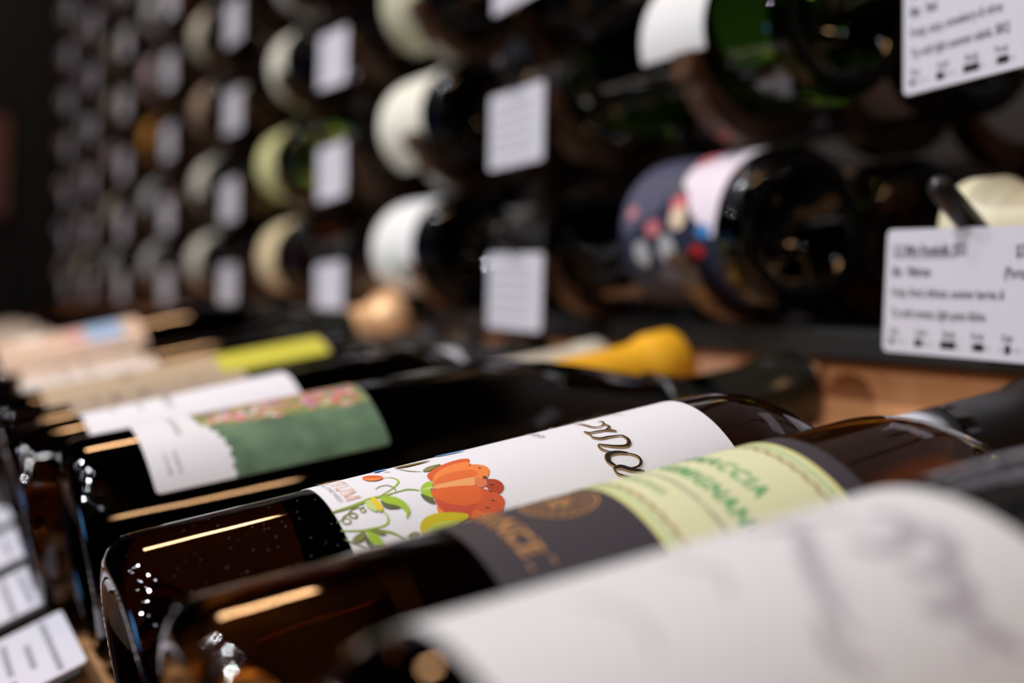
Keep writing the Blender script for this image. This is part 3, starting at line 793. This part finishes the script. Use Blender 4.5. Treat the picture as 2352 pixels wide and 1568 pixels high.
# the rest of the tray row, getting more and more blurred
rest = [
 (-0.604, 'round', .0365, BROWN, CAPCRM, 'dark bottle with lettered tan label and cream capsule, right behind the yellow-capped one', (0.38, 0.30, 0.22), (30, 108), 'text'),
 (-0.682, 'bordeaux', .0375, OLIVE, CAPBLK, 'dark bottle with yellow-green shoulder label, white neck band and black capsule', (0.50, 0.38, 0.25), (22, 166), 'yellow'),
 (-0.760, 'bordeaux', .0365, BLACKG, CAPBLK, 'dark bottle with beige white label, behind the yellow-green labelled one', (0.70, 0.62, 0.56), (25, 98), 'text'),
 (-0.836, 'bordeaux', .0365, BLACKG, CAPBLK, 'dark bottle with pale sandy label, directly in front of the copper-foiled sparkling bottle', (0.66, 0.50, 0.38), (25, 96), 'text'),
 (-0.918, 'champagne', .0430, OLIVE, CAPCOP, 'fat sparkling wine bottle with copper foil, silver collar and tan and blue label', (0.66, 0.46, 0.33), (18, 110), 'blue'),
 (-1.002, 'bordeaux', .0365, BROWN, CAPBLK, 'dark bottle with sandy label, behind the copper-foiled sparkling bottle', (0.55, 0.40, 0.28), (25, 100), 'text'),
 (-1.080, 'burgundy', .0375, BLACKG, CAPCOP, 'blurred bottle with copper capsule, second behind the sparkling bottle', (0.60, 0.50, 0.42), (25, 95), None),
 (-1.158, 'bordeaux', .0365, BROWN, CAPSIL, 'blurred bottle with silvery capsule, third behind the sparkling bottle', (0.50, 0.45, 0.42), (25, 95), None),
 (-1.236, 'bordeaux', .0365, BROWN, CAPCOP, 'blurred bottle with copper capsule, fourth behind the sparkling bottle', (0.50, 0.40, 0.30), (25, 95), None),
 (-1.314, 'bordeaux', .0365, BLACKG, CAPBLK, 'blurred bottle with black capsule, fifth behind the sparkling bottle', (0.45, 0.38, 0.32), (25, 95), None),
 (-1.392, 'bordeaux', .0365, BROWN, CAPCOP, 'blurred bottle with copper capsule, sixth behind the sparkling bottle', (0.55, 0.45, 0.38), (25, 95), None),
 (-1.470, 'bordeaux', .0365, BLACKG, CAPRED, 'blurred bottle with dark red capsule, seventh behind the sparkling bottle', (0.50, 0.42, 0.36), (25, 95), None),
 (-1.548, 'bordeaux', .0365, BROWN, CAPBLK, 'blurred bottle with black capsule, eighth behind the sparkling bottle', (0.45, 0.40, 0.36), (25, 95), None),
 (-1.626, 'bordeaux', .0365, BROWN, CAPCOP, 'blurred bottle with copper capsule, ninth behind the sparkling bottle', (0.45, 0.36, 0.30), (25, 95), None),
]
for i, (x, kind, r, gm, cm, lab, lc, (ua, ub), art) in enumerate(rest):
    th = TH + rnd.uniform(-.006, .006); y = 0.05 + rnd.uniform(-.004, .004)
    if kind == 'champagne': th += .028
    z = bed_z(y) + .0024 + r / math.cos(th)
    loc, rot = tray_bottle(x, y, z, th)
    b = bottle('wine_bottle', lab, kind, r, gm, loc, rot, cm, TRAY, flare=.006 if kind == 'champagne' else 0.0, cap=.250 if kind == 'champagne' else (.212 if kind == 'round' else .228))
    l = label_sheet('label', r, -40, 40, ua, ub, paper(lc), b, corner=1.5)
    if art == 'text':
        bm = bmesh.new(); on_label(bm, 'Riserva', 8, 0, 60, shear=.3); on_label(bm, 'GRAN CUVEE', 4, 0, 48, bold=.1); on_label(bm, 'APPELLATION', 3, 0, 40); on_label(bm, '2019', 5, 0, 84, bold=.1)
        decal('lettering', bm, r, 1, ink((0.12, 0.10, 0.09)), l)
    elif art == 'yellow':
        bm = bmesh.new(); poly_bm(bm, [(-39, 108), (39, 108), (39, 165), (-39, 165)]); decal('yellow_print', bm, r, 1, ink((0.62, 0.58, 0.06)), l)
        bm = bmesh.new(); on_label(bm, 'Verde', 12, 0, 60, bold=.1); decal('lettering', bm, r, 1, ink((0.3, 0.22, 0.12)), l)
        nb = lathe([(0.0205, .231), (.0192, .2325), (.0172, .243), (.0166, .2445), (.0160, .2445)], 40); obj('neck_band', nb, CAPWHT, b, smooth=True)
    elif art == 'blue':
        bm = bmesh.new(); poly_bm(bm, [(-30, 74), (30, 74), (30, 98), (-30, 98)]); decal('blue_print', bm, r, 1, ink((0.30, 0.42, 0.58)), l)
        bm = bmesh.new(); poly_bm(bm, [(-30, 62), (30, 62), (30, 73), (-30, 73)]); decal('pink_print', bm, r, 1, ink((0.62, 0.34, 0.30)), l)
        bm = bmesh.new(); poly_bm(bm, ell(2, 40, 14, 10)); decal('pale_print', bm, r, 1, ink((0.85, 0.74, 0.60)), l)
        nb = lathe([(0.024, .232), (.0232, .2325), (.0186, .252), (.0178, .2535)], 40); obj('neck_collar', nb, CAPSIL, b, smooth=True)

# ------------------------------------------------------------------ bottles in the wall rack
RG = 'bottles lying in the wall rack'
ORD = ['first', 'second', 'third', 'fourth', 'fifth', 'sixth', 'seventh', 'eighth', 'ninth']
ROWN = ['bottom row', 'second row up', 'third row up', 'fourth row up', 'fifth row up', 'sixth row up', 'seventh row up', 'eighth row up', 'ninth row up']
rot_r = (0, -PI / 2, 0)
PAL = {'cream': (0.66, 0.60, 0.46), 'white': (0.78, 0.77, 0.75), 'grey': (0.50, 0.50, 0.50), 'tan': (0.40, 0.29, 0.20), 'pinkish': (0.60, 0.48, 0.47),
       'orange-brown': (0.62, 0.28, 0.05), 'yellowish': (0.70, 0.68, 0.32), 'olive cream': (0.48, 0.46, 0.32), 'ivory': (0.76, 0.73, 0.62), 'gold cream': (0.72, 0.60, 0.36), 'mauve': (0.42, 0.33, 0.38)}
# (column, row): glass, label colour, label span u, arc span
front = {
 (1, 1): ('green', 'white', (52, 106), (-11, 60)), (2, 0): ('black', 'white', (24, 106), (-40, 62)), (2, 1): ('black', 'ivory', (24, 108), (-40, 62)), (2, 2): ('black', 'olive cream', (24, 100), (-50, 45)),
 (3, 0): ('brown', 'gold cream', (48, 108), (-40, 60)), (3, 1): ('light green', 'yellowish', (52, 112), (-42, 58)), (3, 2): ('black', 'ivory', (30, 84), (-40, 60)), (3, 3): ('black', 'grey', (30, 90), (-50, 55)),
 (4, 0): ('black', 'ivory', (26, 100), (-45, 60)), (4, 1): ('black', 'ivory', (26, 96), (-40, 60)), (4, 2): ('brown', 'tan', (26, 100), (-40, 60)), (4, 3): ('black', 'cream', (26, 100), (-40, 60)), (4, 4): ('black', 'grey', (26, 100), (-40, 60)),
 (5, 0): ('black', 'grey', (26, 100), (-40, 55)), (5, 1): ('black', 'grey', (26, 100), (-40, 55)), (5, 2): ('brown', 'orange-brown', (26, 100), (-40, 60)), (5, 3): ('black', 'pinkish', (26, 100), (-40, 60)), (5, 4): ('black', 'white', (26, 100), (-45, 60)),
}
rear = {(3, 0): ('brown', 'yellowish'), (3, 1): ('brown', 'orange-brown'), (3, 2): ('black', 'ivory'), (2, 1): ('brown', 'tan'), (2, 0): ('brown', 'grey')}
GM = {'light green': LEAFG, 'green': GREEN, 'black': BLACKG, 'brown': BROWN}
CAPS = [CAPBLK, CAPBLK, CAPRED, CAPBLK, CAPCRM, CAPCOP, CAPBLK]
sheet_cache = {}
def rack_sheet(rad, span, arcs, mat, par):
    key = (rad, span, arcs, mat.name)
    if key in sheet_cache: return obj('label', sheet_cache[key], None, par)
    o = label_sheet('label', rad, arcs[0], arcs[1], span[0], span[1], mat, par, corner=1.0)
    sheet_cache[key] = o.data
    return o

def base_x(k): return -0.478 - PITCH * (k - 1)

# bottom right: the bottle with the navy floral label
ra = bottle('wine_bottle', 'black bottle with navy floral label spotted red, blue and pink, in the wall rack', 'bordeaux', .0375, BLACKG, (-0.471, 0.368, 0.035), rot_r, CAPBLK, RG, True)
la = label_sheet('label', .0375, -44, 62, 14, 98, paper((0.022, 0.025, 0.050), 0.45), ra); la['label'] = 'navy label with floral print'
d2 = lambda ph: math.radians(ph) * 37.5
def blob(name, u, ph, ru, rs, col, ly, rot=0.0):
    q = bmesh.new(); poly_bm(q, ell(d2(ph), u, rs, ru, 20, rot)); decal(name, q, .0375, ly, ink(col), la)
q = bmesh.new(); poly_bm(q, chaikin([(d2(a), u) for u, a in [(14.3, -8), (14.3, 62), (14.3, 90), (40, 90), (52, 75), (54, 50), (52, 34), (42, 26), (38, 14), (30, 4), (21, -6)]], 1)); decal('white_print', q, .0375, 3, ink((0.80, 0.70, 0.76)), la)
q = bmesh.new(); poly_bm(q, chaikin([(d2(a), u) for u, a in [(60, 18), (62, 55), (66, 85), (97, 85), (97, 5), (90, -6), (80, 6), (70, 8)]], 1)); decal('lavender_print', q, .0375, 1, ink((0.085, 0.082, 0.13)), la)
q = bmesh.new(); poly_bm(q, chaikin([(d2(a), u) for u, a in [(44, 18), (40, 40), (48, 62), (60, 62), (62, 40), (58, 18)]], 1)); decal('grey_print', q, .0375, 2, ink((0.075, 0.08, 0.095)), la)
blob('red_petal', 50, 66, 8, 9, (0.62, 0.16, 0.17), 4); blob('red_petal', 47, 17, 7, 5.2, (0.60, 0.13, 0.14), 4); blob('cream_petal', 46, 7.5, 7, 5.6, (0.72, 0.56, 0.40), 5)
blob('pink_petal', 67, 1, 7, 4, (0.52, 0.16, 0.17), 4); blob('grey_petal', 79, -17, 7, 6.5, (0.42, 0.44, 0.45), 4); blob('grey_petal', 56, -15, 7, 7.5, (0.42, 0.44, 0.45), 4)
blob('blue_petal', 24, -3, 6, 3.2, (0.05, 0.22, 0.52), 5); blob('red_petal', 31, -17, 6, 3.2, (0.45, 0.02, 0.015), 5); blob('violet_petal', 60, -35, 9, 5, (0.12, 0.11, 0.14), 4)
blob('blue_petal', 30, -36, 4, 3, (0.02, 0.05, 0.13), 5); blob('pink_petal', 88, 14, 5, 3.5, (0.45, 0.20, 0.20), 5); blob('grey_petal', 30, 62, 3, 4, (0.35, 0.38, 0.42), 5)

# far right: neck of the bottle stored one column nearer, with ivory capsule
bottle('wine_bottle', 'bottle at right edge whose ivory capsule shows above the large price card', 'bordeaux', .0375, BLACKG, ((-0.368) + 0.30, 0.366, 0.030), rot_r, CAPIV, RG, True, flare=.0035, cap=.21)

for k in range(1, 9):
    for rw in range(NROW[k]):
        for rear_ in (0, 1):
            if (k, rw) == (1, 0) and not rear_: continue
            if rear_ and (k > 6): continue
            rr = random.Random(k * 100 + rw * 10 + rear_)
            y = 0.366 + (0.08 if rear_ else 0) + rr.uniform(-.0008, .0008)
            x = base_x(k) + rr.uniform(-.012, .010) + (0.01 if rear_ else 0)
            if rear_:
                g, c = rear.get((k, rw), (rr.choice(('black', 'black', 'brown')), rr.choice(('cream', 'grey', 'tan', 'pinkish', 'white'))))
                span, arcs = (28, 104), (-45, 60)
            elif (k, rw) in front: g, c, span, arcs = front[(k, rw)]
            else:
                g = rr.choice(('black', 'black', 'brown', 'black')); c = rr.choice(('pinkish', 'pinkish', 'grey', 'mauve', 'tan', 'cream', 'white', 'pinkish'))
                span, arcs = (26, 100), (-42, 58)
            z = ROWZ[rw] + .0004
            if (k, rw) == (1, 1): x = -0.446
            lab = '%s bottle with %s label, %s, %s, %s column from right' % (g, c, 'rear of pair' if rear_ else 'front of pair', ROWN[rw], ORD[k - 1])
            kind = rr.choice(('bordeaux', 'bordeaux', 'burgundy'))
            b = bottle('wine_bottle', lab, kind, .0375, GM[g], (x, y, z), rot_r, rr.choice(CAPS) if k > 1 else CAPBLK, RG, fine=(k <= 2 and not rear_))
            l = rack_sheet(.0375, span, arcs, paper(PAL[c]), b)
            if (k, rw, rear_) == (2, 0, 0):
                q = bmesh.new()
                for s_, u_, a_, b_ in ((-14, 62, 9, 3.5), (-22, 58, 5, 4), (-6, 66, 5, 3), (-15, 72, 4, 4)): poly_bm(q, ell(s_, u_, a_, b_, 14, .2))
                decal('green_figure', q, .0375, 1, ink((0.22, 0.48, 0.36)), l)
            if (k, rw, rear_) == (2, 1, 0):
                q = bmesh.new(); ribbon(q, [(-24, 40), (-18, 55), (-14, 66), (-16, 74)], 4); ribbon(q, [(-10, 50), (-12, 60), (-8, 70)], 2); decal('grey_figure', q, .0375, 1, ink((0.38, 0.37, 0.33)), l)
            if (k, rw, rear_) == (3, 1, 0):
                q = bmesh.new(); poly_bm(q, [(-40, 60), (55, 60), (55, 90), (-40, 90)]); decal('yellow_print', q, .0375, 1, ink((0.62, 0.62, 0.30)), l)

# ------------------------------------------------------------------ price cards
CARD = paper((0.66, 0.64, 0.70), 0.5, 'card'); CARDB = ink((0.16, 0.14, 0.42))
INKG = ink((0.16, 0.15, 0.17))
def flat_text(name, s, size, x, z, mat, par, align='LEFT', bold=0.0, y=-.0006, sx=0.8):
    t = text_bm(s, size, align=align, bold=bold, sx=sx)
    for v in t.verts: v.co = Vector((v.co.x + x, y, v.co.y + z))
    return obj(name, t, mat, par, recalc=False)
def rects(name, rs, mat, par, y=-.0006):
    q = bmesh.new()
    for x0, z0, x1, z1 in rs: q.faces.new([q.verts.new(p) for p in ((x0, y, z0), (x1, y, z0), (x1, y, z1), (x0, y, z1))])
    return obj(name, q, mat, par, recalc=False)
def card_mesh():
    q = bmesh.new(); add_box(q, (-.035, -.0004, -.0215), (.035, .0004, .0215))
    es = [e for e in q.edges if abs(e.verts[0].co.y - e.verts[1].co.y) > .0005]
    bmesh.ops.bevel(q, geom=es, offset=.0022, segments=4, affect='EDGES', profile=.5)
    me = bpy.data.meshes.new('card'); q.to_mesh(me); q.free(); me.materials.append(CARD); return me
CM = card_mesh()
def peg_mesh():
    q = bmesh.new()
    A = Vector((0, .0125, .016)); B = Vector((0, -.010, .034)); d = (B - A).normalized()
    u = Vector((1, 0, 0)); w = d.cross(u); rad = .0042; prev = None
    pr = [(rad, 0), (rad, 1.0)] + [(rad * math.cos(a), 1.0 + rad * math.sin(a) / (B - A).length) for a in (.4, .8, 1.2, 1.45)]
    for rr_, t in pr:
        c = A + (B - A) * t
        ring = [q.verts.new(c + (u * math.cos(i * PI / 6) + w * math.sin(i * PI / 6)) * rr_) for i in range(12)]
        if prev:
            for i in range(12): q.faces.new((prev[i], prev[(i + 1) % 12], ring[(i + 1) % 12], ring[i]))
        else: q.faces.new(ring[::-1])
        prev = ring
    q.faces.new(prev)
    bmesh.ops.recalc_face_normals(q, faces=q.faces)
    me = bpy.data.meshes.new('peg'); q.to_mesh(me); q.free(); me.materials.append(plain('black_rubber', (0.012, 0.012, 0.014), .35))
    for p in me.polygons: p.use_smooth = True
    return me
PM = peg_mesh()
CG = 'price cards on the wall rack'
def price_card(k, rw, x, z, y=0.32, tilt=0.0, lab=None):
    t = thing('price_card', lab, 'card', (x, y, z), (0, tilt, 0), CG)
    obj('card', CM, None, t); obj('peg', PM, None, t)
    return t
TX = {1: -0.3275, 2: -0.6665, 3: -1.0135, 4: -1.359, 5: -1.705}
for k in range(1, 9):
    for rw in range(NROW[k]):
        x = TX.get(k, -0.3275 - .3455 * (k - 1)); z = 0.006 + .0915 * rw
        if (k, rw) == (1, 1): x, z = -0.3225, 0.0975
        if k > 1: x += random.uniform(-.006, .006); z += random.uniform(-.002, .002)
        if k == 1: lab = ('large printed price card beside the ivory capsule, right edge' if rw == 0 else 'large printed price card at the top right corner')
        else: lab = 'white price card hanging %s, %s column of cards from right' % ('in ' + ROWN[rw], ORD[k - 1])
        t = price_card(k, rw, x, z, tilt=(0.015 if k == 1 else random.uniform(-.04, .04)) if (k, rw) != (1, 1) else -0.045, lab=lab)
        if k == 1:
            rows = (['U.2 Mira Rosabella 2021', 'Bio:   Pinkrose', 'Fruity, floral, delicate, summer berries &', 'Try with tomato, light pasta dishes'] if rw == 0 else
                    ['U.5 Monte Blend 2020', 'Bio:   Red', 'Fruity, tasty, strawberry & citrus', 'Try with light summer salads, BBQ'])
            for i, s in enumerate(rows):
                bo = .00012 if i < 2 else 0.00003
                flat_text('lettering', s, .0048 if i else .0054, -.0315, .0125 - i * .0072, INKG, t, bold=bo, sx=.66)
            flat_text('price', '$36.5', .0056, .0335, .0118, INKG, t, align='RIGHT', bold=.0001, sx=.75)
            flat_text('origin', '(Portugal)', .0052, .0335, .0050, INKG, t, align='RIGHT', bold=.00005, sx=.66)
            rects('underline', [(-.0315, .0115, -.001, .0118)], INKG, t)
            for i, s in enumerate(('Dry', 'Acid', 'Body', 'Fruit', 'Oak')): flat_text('scale_name', s, .0036, -.0315 + i * .0128, -.0152, INKG, t, sx=.8)
            rects('scale_mark', [(-.0315, -.0185, -.0298, -.0165), (-.0190, -.0188, -.0155, -.0164), (-.0067, -.0188, .0002, -.0164), (.0080, -.0188, .0125, -.0164), (.0215, -.0190, .0236, -.0162)], ink((0.015, 0.012, 0.012)), t)
            rects('scale_tick', [(-.0315 + i * .0128 + j * .0019, -.0184, -.0315 + i * .0128 + j * .0019 + .0003, -.0170) for i in range(5) for j in range(5)], INKG, t)
            obj('edge_strip', box((.0351, -.0006, -.0195), (.0362, .0006, .0195)), CARDB, t)
        elif k <= 3:
            q = bmesh.new()
            for i in range(5):
                z0 = .013 - i * .0068
                e = .024 if i % 2 else .029
                for a in range(7):
                    x0 = -.030 + a * .0087
                    if x0 + .007 < e: q.faces.new([q.verts.new(p) for p in ((x0, -.0006, z0), (x0 + .0072, -.0006, z0), (x0 + .0072, -.0006, z0 + .0016), (x0, -.0006, z0 + .0016))])
            obj('print_lines', q, ink((0.36, 0.34, 0.38)), t, recalc=False)

# cards lying on the front ledge of the tray
LG = 'price cards along the front ledge of the tray'
for i in range(9):
    x = -0.455 - i * 0.0905
    t = thing('ledge_card', 'price card on the tray front ledge, %s from the camera' % ORD[i], 'card', (x, 0.0374, -0.1248), (-math.radians(66), 0, 0), LG)
    obj('card', CM, None, t)
    hb = bmesh.new(); add_box(hb, (-.037, .0006, -.0235), (.037, .0030, .019), .0008); obj('holder', hb, BLACK, t)
    if i < 4:
        q = bmesh.new()
        rr = random.Random(i)
        for a in range(5):
            z0 = .0125 - a * .0072; cx = -.031
            while cx < .030:
                w = rr.uniform(.003, .009)
                if rr.random() < .8: q.faces.new([q.verts.new(p) for p in ((cx, -.0006, z0), (min(cx + w, .032), -.0006, z0), (min(cx + w, .032), -.0006, z0 + .0022), (cx, -.0006, z0 + .0022))])
                cx += w + .0012
        obj('print_lines', q, ink((0.34, 0.33, 0.36)), t, recalc=False)
